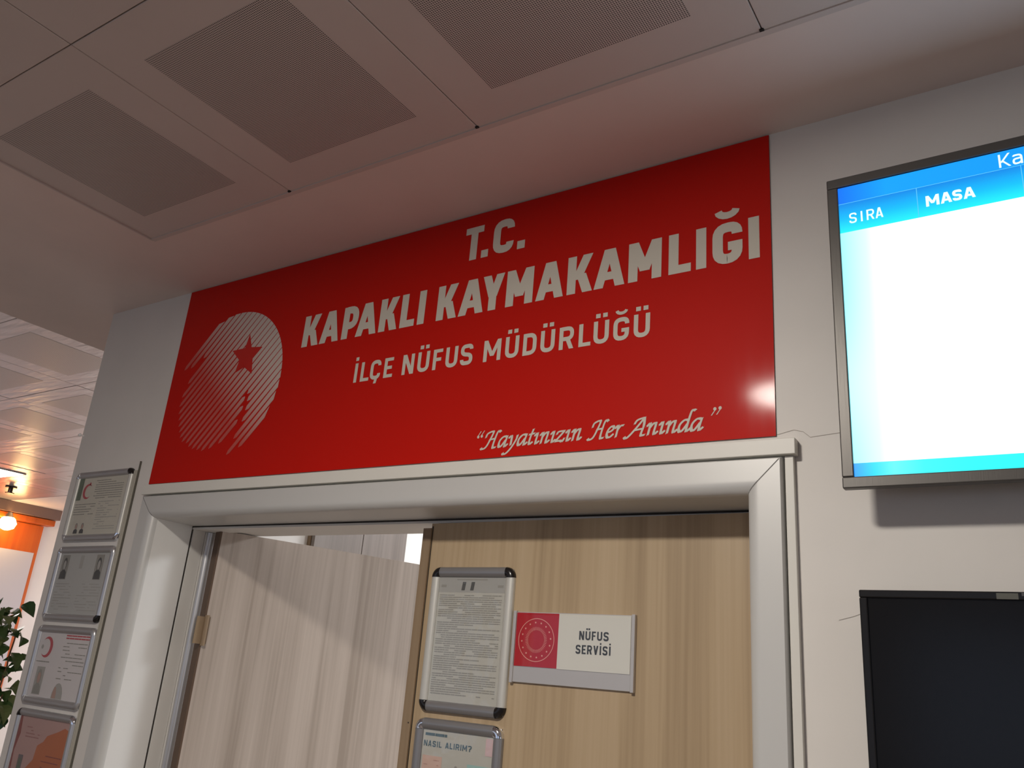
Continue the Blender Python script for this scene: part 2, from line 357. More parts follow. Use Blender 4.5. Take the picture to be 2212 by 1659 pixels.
# ceiling: plaster border, tile fields sunk into it
GX = [-2.207, -1.606, -1.0, -.357, .253, .863]
GY = [-.302, -.92, -1.53, -2.14]
HX = [-3.305-.61*i for i in range(9)]
HY = [-1.345+.605*i for i in range(7)]
mb = MB()
T = CH+.05
mb.box(-2.88, 3.2, GY[0], .3, CH, T)                        # border above the front wall
mb.box(-2.88, GX[0], -6.2, GY[0], CH, T)
mb.box(GX[-1], 3.2, -6.2, GY[0], CH, T)
mb.box(GX[0], GX[-1], -6.2, GY[-1], CH, T)
mb.box(HX[0], -2.88, -6.2, 5.2, CH, T)                 # hallway border, a hair lower
mb.box(-8.35, HX[0], -6.2, HY[0], CH, T)
mb.box(-8.35, HX[0], HY[-1], 5.2, CH, T)
mb.box(-8.35, HX[-1], HY[0], HY[-1], CH, T)
mb.box(-2.88, 3.2, .3, 5.2, CH, T)
ceil = struct(mb.build('ceiling', M_ceil))
boxo('plenum_board', M_void, -8.3, 3.1, -6.1, 5.1, T, T+.03, ceil)
def tile_mesh(sx, sy, ins, m1, m2, nm):
    g = .0011; a = MB(); x, y = sx/2-g, sy/2-g
    a.poly([(-x, -y, 0), (x, -y, 0), (x, y, 0), (-x, y, 0)])
    k = .0012; a.v = []; a.f = []; a.mi = []; a.sm = []
    rings = [[(-x, -y, .03), (x, -y, .03), (x, y, .03), (-x, y, .03)], [(-x, -y, k), (x, -y, k), (x, y, k), (-x, y, k)], [(-x+k, -y+k, 0), (x-k, -y+k, 0), (x-k, y-k, 0), (-x+k, y-k, 0)]]
    a.sweep(rings, smooth=False)
    o = a.build(nm, m1)
    px, py = x-ins, y-ins; b = MB(); b.box(-px, px, -py, py, -.0006, .001)
    p = b.build('perforated_panel', m2, o); return o, p
def tile_grid(xs, ys, m1, m2, skip=lambda i, j: False, plain=lambda i, j: False, lift=.002, ins=.101):
    cache = {}
    for i in range(len(xs)-1):
        for j in range(len(ys)-1):
            if skip(i, j): continue
            sx, sy = abs(xs[i+1]-xs[i]), abs(ys[j+1]-ys[j]); key = (round(sx, 3), round(sy, 3))
            cx, cy = (xs[i]+xs[i+1])/2, (ys[j]+ys[j+1])/2
            if key not in cache:
                o, p = tile_mesh(sx, sy, ins, m1, m2, 'ceiling_tile'); cache[key] = (o.data, p.data)
                if plain(i, j): bpy.data.objects.remove(p)
            else:
                o = bpy.data.objects.new('ceiling_tile', cache[key][0]); C.objects.link(o)
                if not plain(i, j):
                    p = bpy.data.objects.new('perforated_panel', cache[key][1]); C.objects.link(p); p.parent = o
            o.location = (cx, cy, CH+lift+random.uniform(-.0006, .0006)); o.parent = ceil
# lamp cells: the main lamp sits in tile (2,1)
tile_grid(GX, GY, M_tile, M_perf, skip=lambda i, j: (i, j) == (2, 2), plain=lambda i, j: i >= 3)
tile_grid(HX, HY, M_htile, M_hperf, skip=lambda i, j: (i, j) == (5, 4), ins=.105)
# thin metal angle round the tile field
mb = MB()
mb.box(GX[0]-.004, GX[0]+.001, GY[-1], GY[0], CH-.0015, CH+.003)
mb.box(GX[0], GX[-1], GY[0]-.0075, GY[0]+.006, CH-.0012, CH+.003)
mb.build('edge_angle', M_tile, ceil)
for gx in GX[1:5]: boxo('corner_gap', M_void, gx-.004, gx+.004, GY[0]-.013, GY[0]-.0075, CH-.0014, CH+.002, ceil)

# ------------------------------------------------------------------ door assembly (its frame has sagged a little to the right)
def sag(x, y, z): return (x, y, z-.0078*(x+2.4) if z > .5 else z)
door = struct(empty('door_1'))
CW = .068
def casing_profile(w, d, n=6):
    # (across, out): 0 = outer edge; rounded toward the opening
    p = [(0, 0), (0, d*.8), (.003, d)]
    r = .023; p += [(.006, d), (w-r-.003, d)]
    for i in range(n+1):
        a = PI/2*i/n; p.append((w-r+r*math.sin(a), d-r*.9+r*.9*math.cos(a)))
    p += [(w, d-r*.9-.002), (w, 0)]; return p
prof = casing_profile(CW, .024)
xo0, xo1, zo = -2.402, -.424, 2.042
def cas(name, a, b):
    mb = MB(); mb.sweep([a, b]); return mb.build(name, M_alu, door)
up = lambda x, y, z: sag(x, y, z)
cas('side_casing', [up(xo0+a, -d, 0) for a, d in prof], [up(xo0+a, -d, zo-a) for a, d in prof])
cas('side_casing', [up(xo1-a, -d, 0) for a, d in prof], [up(xo1-a, -d, zo-a) for a, d in prof])
cas('head_casing', [up(xo0+a, -d, zo-a) for a, d in prof], [up(xo1-a, -d, zo-a) for a, d in prof])
M_seam = mat('seam_grey', (.20, .19, .18), .7)
for xa, sg_ in ((xo0, 1), (xo1, -1)):
    mb = MB(); k_ = CW-.023; a_ = .0007
    mb.poly([sag(xa+sg_*(.004-a_), -.0242, zo-.004-a_), sag(xa+sg_*(.004+a_), -.0242, zo-.004+a_), sag(xa+sg_*(k_+a_), -.0242, zo-k_+a_), sag(xa+sg_*(k_-a_), -.0242, zo-k_-a_)])
    for i in range(5):
        (u0, d0), (u1, d1) = prof[5+i], prof[6+i]
        mb.poly([sag(xa+sg_*(u0-a_), -d0-.0005, zo-u0-a_), sag(xa+sg_*(u0+a_), -d0-.0005, zo-u0+a_), sag(xa+sg_*(u1+a_), -d1-.0005, zo-u1+a_), sag(xa+sg_*(u1-a_), -d1-.0005, zo-u1-a_)])
    mb.build('mitre_seam', M_seam, door)
ix0, ix1, iz = xo0+CW, xo1-CW, zo-CW
JY = .112       # face of the stop
boxo('side_jamb', M_jamb, ix0-.055, ix0, .0, .128, 0, iz, door, fn=up)
boxo('side_jamb', M_jamb, ix1, ix1+.055, .0, .128, 0, iz, door, fn=up)
boxo('head_jamb', M_alu, ix0-.05, ix1+.05, .0, .128, iz, iz+.04, door, fn=up)
# groove, then stop section behind it
boxo('seal', M_rubber, ix0+.0005, ix0+.002, .1285, .1315, 0, iz, door, fn=up)
boxo('door_stop', M_white, ix0-.05, ix0+.006, .132, .176, 0, iz-.006, door, fn=up)
boxo('door_stop', M_white, ix1-.012, ix1+.05, .129, .176, 0, iz-.012, door, fn=up)
boxo('head_stop', M_white, ix0, ix1, .129, .20, iz-.010, iz+.03, door, fn=up)
boxo('head_seal', M_rubber, ix0, ix1, .1275, .1292, iz-.004, iz+.002, door, fn=up)
mb = MB()  # rounded hinge-side frame tube
mb.sweep([[(ix0+.012+.016*math.cos(2*PI*k/14), .196+.018*math.sin(2*PI*k/14), z) for k in range(14)] for z in (0, iz-.012)])
mb.build('frame_tube', M_rail, door)
boxo('inner_jamb', M_white, ix0-.05, ix0+.012, .178, .30, 0, iz, door, fn=up)
boxo('inner_jamb', M_white, ix1-.005, ix1+.05, .178, .30, 0, iz, door, fn=up)
boxo('inner_head', M_white, ix0, ix1, .20, .30, iz-.004, iz+.04, door, fn=up)
# fixed leaf with its overlapping edge strip
LY = .118
fl = boxo('fixed_leaf', M_wood, -1.350, ix1+.004, LY, LY+.042, .01, 1.952, door)
boxo('edge_strip', M_edge, -1.372, -1.346, LY-.006, LY+.046, .01, 1.940, fl)
boxo('edge_groove', M_rubber, -1.3475, -1.3445, LY-.0012, LY+.001, .01, 1.945, fl)
mb = MB(); mb.poly([(-1.352+.002*math.cos(2*PI*k/8), LY-.0068, 1.478+.002*math.sin(2*PI*k/8)) for k in range(8)]); mb.build('screw_hole', M_rubber, fl)
# open leaf, swung into the office
ang = math.radians(73)
ol = empty('open_leaf', (-2.245, .178, 0), ang); ol.parent = door
lf = boxo('leaf_panel', M_wood2, 0, .86, .0, .042, .01, 1.966, ol)
boxo('leaf_edge', mat('leaf_edge_dark', (.11, .065, .04), .5), -.006, .0, -.0, .042, .01, 1.966, ol)
mb = MB()
for a0, a1 in ((20, 340),):
    for p in strip([(.845+.016*math.cos(math.radians(a)), 1.935+.016*math.sin(math.radians(a))) for a in range(a0, a1, 20)], .004): mb.poly([(x, -.0008, z) for x, z in p])
mb.build('sticker_ring', mat('sticker_pale', (.62, .55, .52), .4), ol)
for zc in (1.66, .95, .25):
    mb = MB(); mb.sweep([[(.007*math.cos(2*PI*k/12), -.008+.007*math.sin(2*PI*k/12), z) for k in range(12)] for z in (zc-.045, zc+.045)])
    mb.box(-.03, -.004, -.006, -.003, zc-.04, zc+.04); mb.box(0, .012, -.003, -.0005, zc-.04, zc+.04)
    mb.build('hinge', M_edge if zc > 1 else M_rail, ol)
# cable trunking round the casing
t1 = struct(boxo('trim_1', M_duct, -2.414, -.398, -.024, 0, 2.047, 2.078, fn=lambda x, y, z: (x, y, z-.0082*(x+2.414)), bevel=.0012))
t2 = struct(boxo('trim_2', M_duct, -.4205, -.4045, -.013, 0, 0, 2.030, bevel=.001))
mb = MB(); mb.box(-2.506, -2.499, -.007, 0, 0, 2.135); mb.box(-2.496, -2.4875, -.008, 0, 0, 2.135); mb.box(-2.499, -2.496, -.004, 0, 0, 2.135)
t3 = struct(mb.build('trim_3', mat('old_duct_plastic', (.52, .49, .41), .5)))
boxo('duct_shadow_gap', mat('joint_dark', (.12, .11, .09), .8), -2.4872, -2.4845, -.006, -.0002, 0, 2.165, t3)

wk = empty('wall_hook', (-2.874, 0, 2.285)); tag(wk, 'tiny shiny hook near the left edge of the wall above the frames', 'hook')
mb = MB(); mb.sweep([[(r_*math.cos(2*PI*k/10), -y_, r_*math.sin(2*PI*k/10)) for k in range(10)] for r_, y_ in ((.004, 0), (.003, .008), (.0055, .010), (.006, .014), (.003, .018))])
mb.build('knob', mat('hook_white', (.92, .9, .88), .2), wk)
# ------------------------------------------------------------------ the red sign
sg = empty('wall_sign', (-1.426, 0, 2.415)); tag(sg, 'wide glossy red sign with cream lettering above the double door', 'sign')
q = [(-2.414, 2.756), (-.436, 2.756), (-.438, 2.073), (-2.416, 2.085)]
ox, oz = -1.426, 2.415
mb = MB(); F = [(x-ox, -.004, z-oz) for x, z in q]; B = [(x-ox, -.0005, z-oz) for x, z in q]
mb.poly(F, 0)
for i in range(4): mb.poly([F[i], F[(i+1) % 4], B[(i+1) % 4], B[i]], 1)
mb.poly(B[::-1], 1)
mb.build('board', [M_red, M_sign_edge], sg)
YL = -.0046
def letters(name, items, z, h, t):
    for c, x0, x1 in items:
        mb = MB(); put_polys(mb, glyph(c, x1-x0, h, t), x0-ox, YL, z-oz); mb.build('letter', M_letter, sg)
letters('lettering', [('T', -1.243, -1.185), ('.', -1.188, -1.166), ('C', -1.152, -1.088), ('.', -1.076, -1.053)], 2.620, .098, .0222)
letters('lettering', [('K', -1.815, -1.748), ('A', -1.743, -1.668), ('P', -1.656, -1.597), ('A', -1.602, -1.525), ('K', -1.516, -1.450), ('L', -1.440, -1.390), ('I', -1.378, -1.357),
    ('K', -1.315, -1.249), ('A', -1.243, -1.165), ('Y', -1.171, -1.105), ('M', -1.097, -1.018), ('A', -1.009, -.932), ('K', -.922, -.854), ('A', -.850, -.771), ('M', -.762, -.681),
    ('L', -.664, -.612), ('I', -.600, -.577), ('ğ', -.563, -.497), ('I', -.484, -.461)], 2.462, .099, .0232)
letters('lettering', [('i', -1.582, -1.571), ('L', -1.558, -1.527), ('ç', -1.523, -1.486), ('E', -1.474, -1.443), ('N', -1.410, -1.371), ('ü', -1.359, -1.320), ('F', -1.308, -1.278), ('U', -1.267, -1.229), ('S', -1.220, -1.182),
    ('M', -1.149, -1.098), ('ü', -1.085, -1.046), ('D', -1.034, -.996), ('ü', -.985, -.946), ('R', -.934, -.895), ('L', -.882, -.851), ('ü', -.844, -.805), ('ğ', -.794, -.755), ('ü', -.744, -.705)], 2.323, .0565, .0106)
U = .0262
script_word(sg, 'Hayatınızın', -1.122-ox, -.862-ox, 2.1005-oz, U, YL)
script_word(sg, 'Her', -.838-ox, -.765-ox, 2.0995-oz, U, YL)
script_word(sg, 'Anında', -.742-ox, -.585-ox, 2.0975-oz, U, YL)
for bx, bz, s in ((-1.141, 2.131, 1), (-1.131, 2.132, 1), (-.5585, 2.140, -1), (-.5475, 2.141, -1)):
    cx, cz = bx-ox, bz-oz; mb = MB()
    mb.poly([(cx+.0035*math.cos(a*PI/5), YL, cz+.0038*math.sin(a*PI/5)) for a in range(10)])
    if s > 0: mb.poly([(cx-.0034, YL-.0001, cz), (cx+.001, YL-.0001, cz+.003), (cx+.0085, YL-.0001, cz+.0135), (cx+.006, YL-.0001, cz+.0135)])
    else: mb.poly([(cx+.0034, YL-.0001, cz), (cx-.001, YL-.0001, cz-.003), (cx-.0085, YL-.0001, cz-.0135), (cx-.006, YL-.0001, cz-.0135)])
    mb.build('quotation_mark', M_letter, sg)
# emblem of slanting stripes with a star
ex, ez = -2.118, 2.393
em = empty('emblem', (ex-ox, YL, ez-oz)); em.parent = sg
starts = {0: -2.358, 1: -2.326, 2: -2.270, 3: -2.323, 4: -2.339, 5: -2.342, 6: -2.338, 7: -2.331, 8: -2.324, 9: -2.315, 10: -2.305, 11: -2.291, 12: -2.268, 13: -2.252, 14: -2.232, 15: -2.208, 16: -2.184, 17: -2.151, 18: -2.109, 19: -2.019, 20: -2.042, 21: -2.061, 22: -2.013}
Rr = .2345
for k in range(23):
    d = 4.821-.0288*k
    # crossing of z = x + d with the outline circle
    c0 = ez-ex-d; disc_ = 2*Rr*Rr-c0*c0
    if disc_ < 0: continue
    off = math.sqrt(disc_)
    xe = ex+(-(d-(ez-ex))+off)/2
    segs = [(starts[k], xe)]
    if k == 3: segs = [(-2.323, -2.262), (-2.236, xe)]
    if k == 16: segs = [(starts[k], -2.026), (-2.018, xe)]
    if k == 17: segs = [(starts[k], -2.027), (-2.013, xe)]
    if k == 18: segs = [(starts[k], -2.040), (-2.013, xe)]
    if k == 3: segs = [(-2.323, xe)]
    for a, b in segs:
        if b-a < .01: continue
        mb = MB()
        ts = [0, .012/(b-a)*.7, .15, .3, .5, .7, .85, 1-.010/(b-a)*.7, 1]; ts = sorted(ts); N = 8; Lp = []; Rp = []
        for i in range(N+1):
            x = a+(b-a)*ts[i]; z = x+d; u = max(0, min(1, (x+z+.08)/.62)); th = .0203*(.48+.40*u)
            if i == 0: th *= .12
            if i == N and abs(b-xe) < 1e-6:
                for P, sg_ in ((Lp, 1), (Rp, -1)):
                    dd = d+sg_*th*.708; c1 = ez-ex-dd; o1 = math.sqrt(max(0, 2*Rr*Rr-c1*c1)); xx = ex+(-(dd-(ez-ex))+o1)/2
                    xx = min(max(xx, P[-1][0]+ex+.0015), xe+.016); P.append((xx-ex, xx+dd-ez))
                continue
            if i == N: th *= .2
            Lp.append((x-th*.354-ex, z+th*.354-ez)); Rp.append((x+th*.354-ex, z-th*.354-ez))
        for i in range(N):
            mb.poly([(p_[0], -.00001*k, p_[1]) for p_ in (Lp[i], Rp[i], Rp[i+1], Lp[i+1])])
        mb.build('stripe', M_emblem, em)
mb = MB()
S = [(-2.0587, 2.5452), (-2.0394, 2.4974), (-1.9882, 2.4913), (-2.0244, 2.4574), (-2.0152, 2.4064), (-2.0571, 2.4338), (-2.097, 2.4187), (-2.0863, 2.4599), (-2.1282, 2.4979), (-2.0705, 2.4989)]
cx = sum(p[0] for p in S)/10; cz = sum(p[1] for p in S)/10
for i in range(10):
    a, b_ = S[i], S[(i+1) % 10]; mb.poly([(cx-ex, -.0005, cz-ez), (a[0]-ex, -.0005, a[1]-ez), (b_[0]-ex, -.0005, b_[1]-ez)])
mb.build('star', M_star, em)

# ------------------------------------------------------------------ snap frames
def rail_ring(w, d, n=8):
    # profile across the rail: (u from outer edge inwards, depth)
    p = [(0, 0)]
    for i in range(n+1):
        a = PI*i/n; p.append((w/2-w/2*math.cos(a), d*(.35+.65*math.sin(a))))
    p.append((w, 0)); return p
def snap_frame(x0, x1, z0, z1, y, label, group, rail_m, caps, side_m=None, rw=.0245, dp=.013, paper=M_paper, sheet=None):
    cx, cz = (x0+x1)/2, (z0+z1)/2; W, H = (x1-x0)/2, (z1-z0)/2
    r = empty('poster_frame', (cx, y, cz)); tag(r, label, 'poster frame', group)
    boxo('backing', M_rail_dark, -W+.006, W-.006, -.003, 0, -H+.006, H-.006, r)
    pr = rail_ring(rw, dp)
    for s in (1, -1):
        mb = MB(); mb.sweep([[(sx, -d, s*(H-u)) for u, d in pr] for sx in (-W+rw, W-rw)]); mb.build('rail', rail_m, r)
        mb = MB(); mb.sweep([[(s*(W-u), -d, sz) for u, d in pr] for sz in (-H+rw, H-rw)]); mb.build('rail', side_m or rail_m, r)
    for (sx, sz), cm in zip(((-1, 1), (1, 1), (1, -1), (-1, -1)), caps):
        mb = MB(); rings = []
        for i in range(9):
            a = PI/2*i/8
            rings.append([(sx*(W-rw+(rw-u)*math.cos(a)), -d*1.12, sz*(H-rw+(rw-u)*math.sin(a))) for u, d in pr])
        mb.sweep(rings); c = mb.build('corner_cap', cm, r)
    boxo('sheet', paper, -W+rw*.8, W-rw*.8, -.0045, -.003, -H+rw*.8, H-rw*.8, r)
    if sheet: sheet(r, W-rw, H-rw, -.0049)
    mb = MB(); mb.poly([(-W+rw*.9, -.0062, -H+rw*.9), (W-rw*.9, -.0062, -H+rw*.9), (W-rw*.9, -.0062, H-rw*.9), (-W+rw*.9, -.0062, H-rw*.9)])
    mb.build('cover', M_cover, r)
    return r
def lines(mb, x0, x1, z0, z1, pitch, th, y, fill=.9, mi=0):
    z = z1
    while z > z0:
        x = x0
        end = x1 if random.random() < .8 else x0+(x1-x0)*random.uniform(.3, .8)
        while x < end:
            wd = random.uniform(.008, .03); e = min(end, x+wd)
            if random.random() < fill: mb.poly([(x, y, z), (e, y, z), (e, y, z+th), (x, y, z+th)], mi)
            x = e+.0012
        z -= pitch
def rq(mb, x0, x1, z0, z1, y, mi=0): mb.poly([(x0, y, z0), (x1, y, z0), (x1, y, z1), (x0, y, z1)], mi)
def crescent(r, cx, cz, R, y, mi=0, mirror=1):
    mb = MB()
    o = []; n = 20
    for i in range(n): 
        a0 = math.radians(40+280*i/n); a1 = math.radians(40+280*(i+1)/n)
        def pt(a):
            # outer radius R, inner circle shifted
            r1 = R; k = .52+.48*abs((a-math.pi)/(math.radians(140)))**1.6
            return (cx+mirror*r1*math.cos(a), cz+r1*math.sin(a)), (cx+mirror*(r1*(k)*math.cos(a)+.0*R), cz+r1*k*math.sin(a)+0)
        p0, q0 = pt(a0); p1, q1 = pt(a1); mb.poly([(v[0], y, v[1]) for v in (p0, p1, q1, q0)], mi)
    mb.build('crescent_print', INKS, r)
def person_print(r, cx, z0, w, h, y, hair, skin, suit):
    mb = MB()
    mb.poly([(cx+w*.5*a, y, z0+h*b) for a, b in ((-1, 0), (1, 0), (.9, .3), (.35, .42), (-.35, .42), (-.9, .3))], suit)
    mb.poly([(cx+w*.32*math.cos(i*PI/6), y-.0001, z0+h*.68+h*.30*math.sin(i*PI/6)) for i in range(12)], hair)
    mb.poly([(cx+w*.22*math.cos(i*PI/6), y-.0002, z0+h*.63+h*.22*math.sin(i*PI/6)) for i in range(12)], skin)
    mb.build('portrait_print', INKS, r)
INKS = [M_ink, M_ink_pale, M_ink_dark, M_pred2, mat('print_skin', (.50, .33, .28), .6), mat('print_green', (.16, .20, .15), .6)]
def sh_notice(r, W, H, y):     # dense regulation sheet
    mb = MB(); lines(mb, -W+.004, W-.008, -H+.012, H-.044, .0049, .0023, y, .93, 0)
    mb.build('printed_text', INKS, r)
    mb = MB(); rq(mb, -W, W, H-.036, H+.002, y+.0002, 0); 
    for x, a in ((-.030, .014), (-.004, .014)):
        mb.poly([(x, y, H-.031), (x+.010, y, H-.031), (x+.013, y, H-.011), (x+.003, y, H-.011)], 1)
    for x in (-W+.006, W-.022): rq(mb, x, x+.016, H-.024, H-.018, y, 2)
    rq(mb, -.045, .045, H-.007, H-.004, y, 2)
    mb.build('printed_header', [mat('header_grey', (.42, .415, .40), .5), M_ink_dark, M_ink], r)
def sh_howto(r, W, H, y):      # leaflet: how do I get it
    mb = MB()
    text(mb, 'NASIL', -W+.004, -W+.056, H-.036, .0125, .0028, y, 0); text(mb, 'ALIRIM?', -W+.066, -W+.140, H-.036, .0125, .0028, y, 0)
    lines(mb, -W+.006, .035, H-.018, H-.013, .02, .006, y, .95, 0)
    mb.build('printed_text', mat('ink_slate', (.10, .16, .20), .6), r)
    mb = MB(); rq(mb, -W+.004, -W+.060, -H+.02, H-.055, y, 0); rq(mb, W-.066, W-.002, -H+.12, H-.062, y, 1)
    mb.poly([(x, y, z) for x, z in ((-.042, H-.088), (-.030, H-.080), (.012, H-.080), (.012, H-.15), (-.048, H-.15))], 2)
    rq(mb, W-.020, W, H-.040, H-.004, y, 3); mb.poly([(.002+.004*math.cos(i*PI/4), y-.0001, H-.072+.003*math.sin(i*PI/4)) for i in range(8)], 4)
    lines(mb, -W+.009, -W+.052, -H+.04, H-.065, .010, .0018, y-.0002, .8, 5); lines(mb, W-.058, W-.008, -H+.13, H-.075, .0085, .0018, y-.0002, .8, 6); lines(mb, -.038, .006, H-.14, H-.09, .010, .0018, y-.0002, .8, 4)
    mb.build('printed_boxes', [mat('box_peach', (.66, .46, .39), .6), mat('box_teal', (.36, .56, .54), .6), mat('box_grey', (.46, .50, .47), .6), mat('box_pink', (.68, .50, .52), .6), M_ink, mat('ink_rose', (.50, .30, .26), .6), mat('ink_teal', (.20, .36, .36), .6)], r)
def sh_card(r, W, H, y):       # beige card notice with green strip, crescent and two columns
    mb = MB()
    rq(mb, -W, -W+.026, H-.075, H, y, 5); crescent(r, -W+.058, H-.046, .026, y, 3); mb.poly([(-W+.066+.005*math.cos(i*PI/4), y, H-.020+.005*math.sin(i*PI/4)) for i in range(8)], 3)
    lines(mb, -W+.10, W-.02, H-.075, H-.012, .0075, .0024, y, .85, 0); lines(mb, -W+.004, -.015, -.035, .005, .0085, .0024, y, .85, 0)
    lines(mb, .0, W-.02, -H+.012, H-.085, .0075, .0022, y, .8, 1)
    person_print(r, -W+.042, -H+.004, .024, .036, y, 0, 4, 2); person_print(r, -W+.078, -H+.004, .024, .036, y, 0, 4, 2)
    mb.build('printed_matter', INKS, r)
def sh_photos(r, W, H, y):
    mb = MB()
    for x in (-W+.012, W-.072): rq(mb, x, x+.042, H-.085, H-.006, y, 0); person_print(r, x+.021, H-.083, .036, .07, y-.0002, 2, 1, 2)
    rq(mb, -.022, -.004, H-.05, H-.008, y, 1)
    lines(mb, -W+.008, -.03, -H+.01, H-.10, .009, .0024, y, .75, 1); lines(mb, .0, W-.015, -H+.01, H-.10, .009, .0024, y, .75, 1)
    mb.build('printed_matter', INKS, r)
def sh_red(r, W, H, y):
    mb = MB(); crescent(r, -W+.048, H-.045, .032, y, 3, -1)
    mb.poly([(-W+.022+.007*math.cos(i*PI/4), y, H-.045+.007*math.sin(i*PI/4)) for i in range(8)], 1)
    lines(mb, .005, W-.006, H-.020, H-.008, .008, .004, y, .9, 3); lines(mb, .0, W-.01, -.045, H-.03, .0105, .0024, y, .7, 0)
    lines(mb, -W+.006, -.03, .003, .006, .02, .003, y, .95, 0)
    rq(mb, -W+.022, -W+.068, -H+.006, -.008, y, 1); person_print(r, -W+.045, -H+.008, .040, .075, y-.0002, 0, 4, 0)
    mb.poly([(.025+.03*math.cos(i*PI/8), y, -H+.001+.046*math.sin(i*PI/8)) for i in range(9)], 1); mb.poly([(.010+.011*math.cos(i*PI/8), y-.0001, -H+.002+.034*math.sin(i*PI/8)) for i in range(9)], 4)
    mb.build('printed_matter', INKS, r)
def sh_map(r, W, H, y):
    mb = MB(); rq(mb, -W, W, -H, H, y+.0002, 0)
    mb.poly([(x, y, z) for x, z in ((-W, H), (-W+.012, H), (-W+.02, H-.05), (-W+.006, H-.10), (-W+.016, -H), (-W, -H))], 1)
    mb.poly([(x, y-.0001, z) for x, z in ((W-.055, H-.028), (W-.025, H-.016), (W-.003, H-.022), (W-.003, -H), (-.04, -H), (-.05, -H+.05), (-.018, H-.115), (-.012, H-.075), (.016, H-.062), (.030, H-.045))], 2)
    lines(mb, -W+.05, -.01, H-.06, H-.030, .009, .003, y-.0002, .6, 3)
    rq(mb, -W+.040, -W+.066, H-.155, H-.108, y-.0003, 4); person_print(r, -W+.053, H-.152, .020, .036, y-.0005, 5, 6, 5)
    lines(mb, .01, W-.01, H-.15, H-.10, .016, .003, y-.0003, .6, 1)
    mb.build('printed_map', [mat('map_pink', (.52, .33, .31), .5), mat('map_maroon', (.30, .09, .08), .5), mat('map_orange', (.52, .17, .08), .5), mat('map_rose', (.40, .20, .19), .5), mat('map_grey', (.20, .17, .18), .5), M_ink_dark, M_ink], r)
ALU, BLK, CHR = M_rail, M_capblack, M_capchrome
M_rail_light = mat('rail_cream_aluminium', (.66, .65, .60), .42, .35)
snap_frame(-1.327, -1.083, 1.508, 1.842, LY, 'silver snap frame with black corners holding a dense text notice on the door', 'snap frames on the door', M_rail_dark, [BLK]*4, M_rail_light, sheet=sh_notice)
snap_frame(-1.329, -1.083, 1.160, 1.494, LY, 'dark grey snap frame with chrome corners holding a coloured how-to leaflet', 'snap frames on the door', M_rail_dark, [CHR]*4, M_rail_dark, sheet=sh_howto)
G = 'column of small framed notices beside the door'
snap_frame(-2.832, -2.508, 1.909, 2.146, 0, 'topmost landscape frame left of the door, one black corner, red crescent print', G, ALU, [CHR, BLK, CHR, ALU], M_rail_light, rw=.0225, paper=mat('paper_beige', (.66, .63, .55), .5), sheet=sh_card)
snap_frame(-2.832, -2.508, 1.655, 1.893, 0, 'second frame from the top left of the door, grey sheet with two dark portraits', G, ALU, [CHR, ALU, BLK, ALU], None, rw=.0225, paper=mat('paper_grey', (.52, .52, .51), .5), sheet=sh_photos)
snap_frame(-2.832, -2.508, 1.403, 1.641, 0, 'third frame from the top left of the door, pale sheet with big red crescent', G, ALU, [ALU]*4, None, rw=.0225, paper=mat('paper_lilac', (.74, .70, .71), .5), sheet=sh_red)
snap_frame(-2.832, -2.508, 1.151, 1.389, 0, 'lowest frame left of the door, pink and orange map poster', G, ALU, [BLK, CHR, ALU, ALU], None, rw=.0225, sheet=sh_map)

# ------------------------------------------------------------------ room nameplate
npl = empty('nameplate', (-.925, LY, 1.665)); tag(npl, 'aluminium nameplate with red emblem and black lettering NÜFUS SERVİSİ on the door', 'sign')
def L(x): return x+.925
def Z(z): return z-1.665
boxo('base_plate', M_plate_alu, L(-1.071), L(-.779), -.006, 0, Z(1.589), Z(1.741), npl, bevel=.0008)
boxo('side_rail', M_plate_alu, L(-1.077), L(-1.069), -.010, 0, Z(1.587), Z(1.743), npl, bevel=.0012)
boxo('side_rail', M_plate_alu, L(-.781), L(-.773), -.010, 0, Z(1.587), Z(1.743), npl, bevel=.0012)
ins = boxo('red_insert', M_pred, L(-1.068), L(-.9575), -.0072, -.006, Z(1.6235), Z(1.739), npl)
boxo('white_insert', M_plate_white, L(-.9575), L(-.783), -.0072, -.006, Z(1.6225), Z(1.739), npl)
mb = MB(); text(mb, 'NüFUS', L(-.905), L(-.834), Z(1.686), .0185, .0036, -.0076, gap=.26); text(mb, 'SERViSi', L(-.912), L(-.828), Z(1.657), .0185, .0036, -.0076, gap=.26)
mb.build('lettering', M_black, npl)
mb = MB(); ecx, ecz = L(-1.0135), Z(1.681)
for p in strip([(ecx+.046*math.cos(a*PI/24), ecz+.046*math.sin(a*PI/24)) for a in range(49)], .0013): mb.poly([(x, -.0076, z) for x, z in p])
for k in range(16):
    a = 2*PI*k/16+.1; sx, sz = ecx+.0375*math.cos(a), ecz+.0375*math.sin(a)
    for j in range(5):
        b0 = PI/2+j*2*PI/5; mb.poly([(sx+.0026*math.cos(b0), -.0076, sz+.0026*math.sin(b0)), (sx+.0012*math.cos(b0+PI/5), -.0076, sz+.0012*math.sin(b0+PI/5)), (sx, -.0076, sz), (sx+.0012*math.cos(b0-PI/5), -.0076, sz+.0012*math.sin(b0-PI/5))])
for k in range(48):
    a = 2*PI*k/48; d = .0009
    mb.poly([(ecx+.021*math.cos(a-.02), -.0076, ecz+.021*math.sin(a-.02)), (ecx+.021*math.cos(a+.02), -.0076, ecz+.021*math.sin(a+.02)), (ecx+.028*math.cos(a+.012), -.0076, ecz+.028*math.sin(a+.012)), (ecx+.028*math.cos(a-.012), -.0076, ecz+.028*math.sin(a-.012))])
mb.build('round_emblem', M_gold, npl)
mb = MB(); rq(mb, L(-1.068), L(-.783), Z(1.6225), Z(1.739), -.0085); mb.build('cover', glassy('plate_cover', (1, 1, 1), .02), npl)

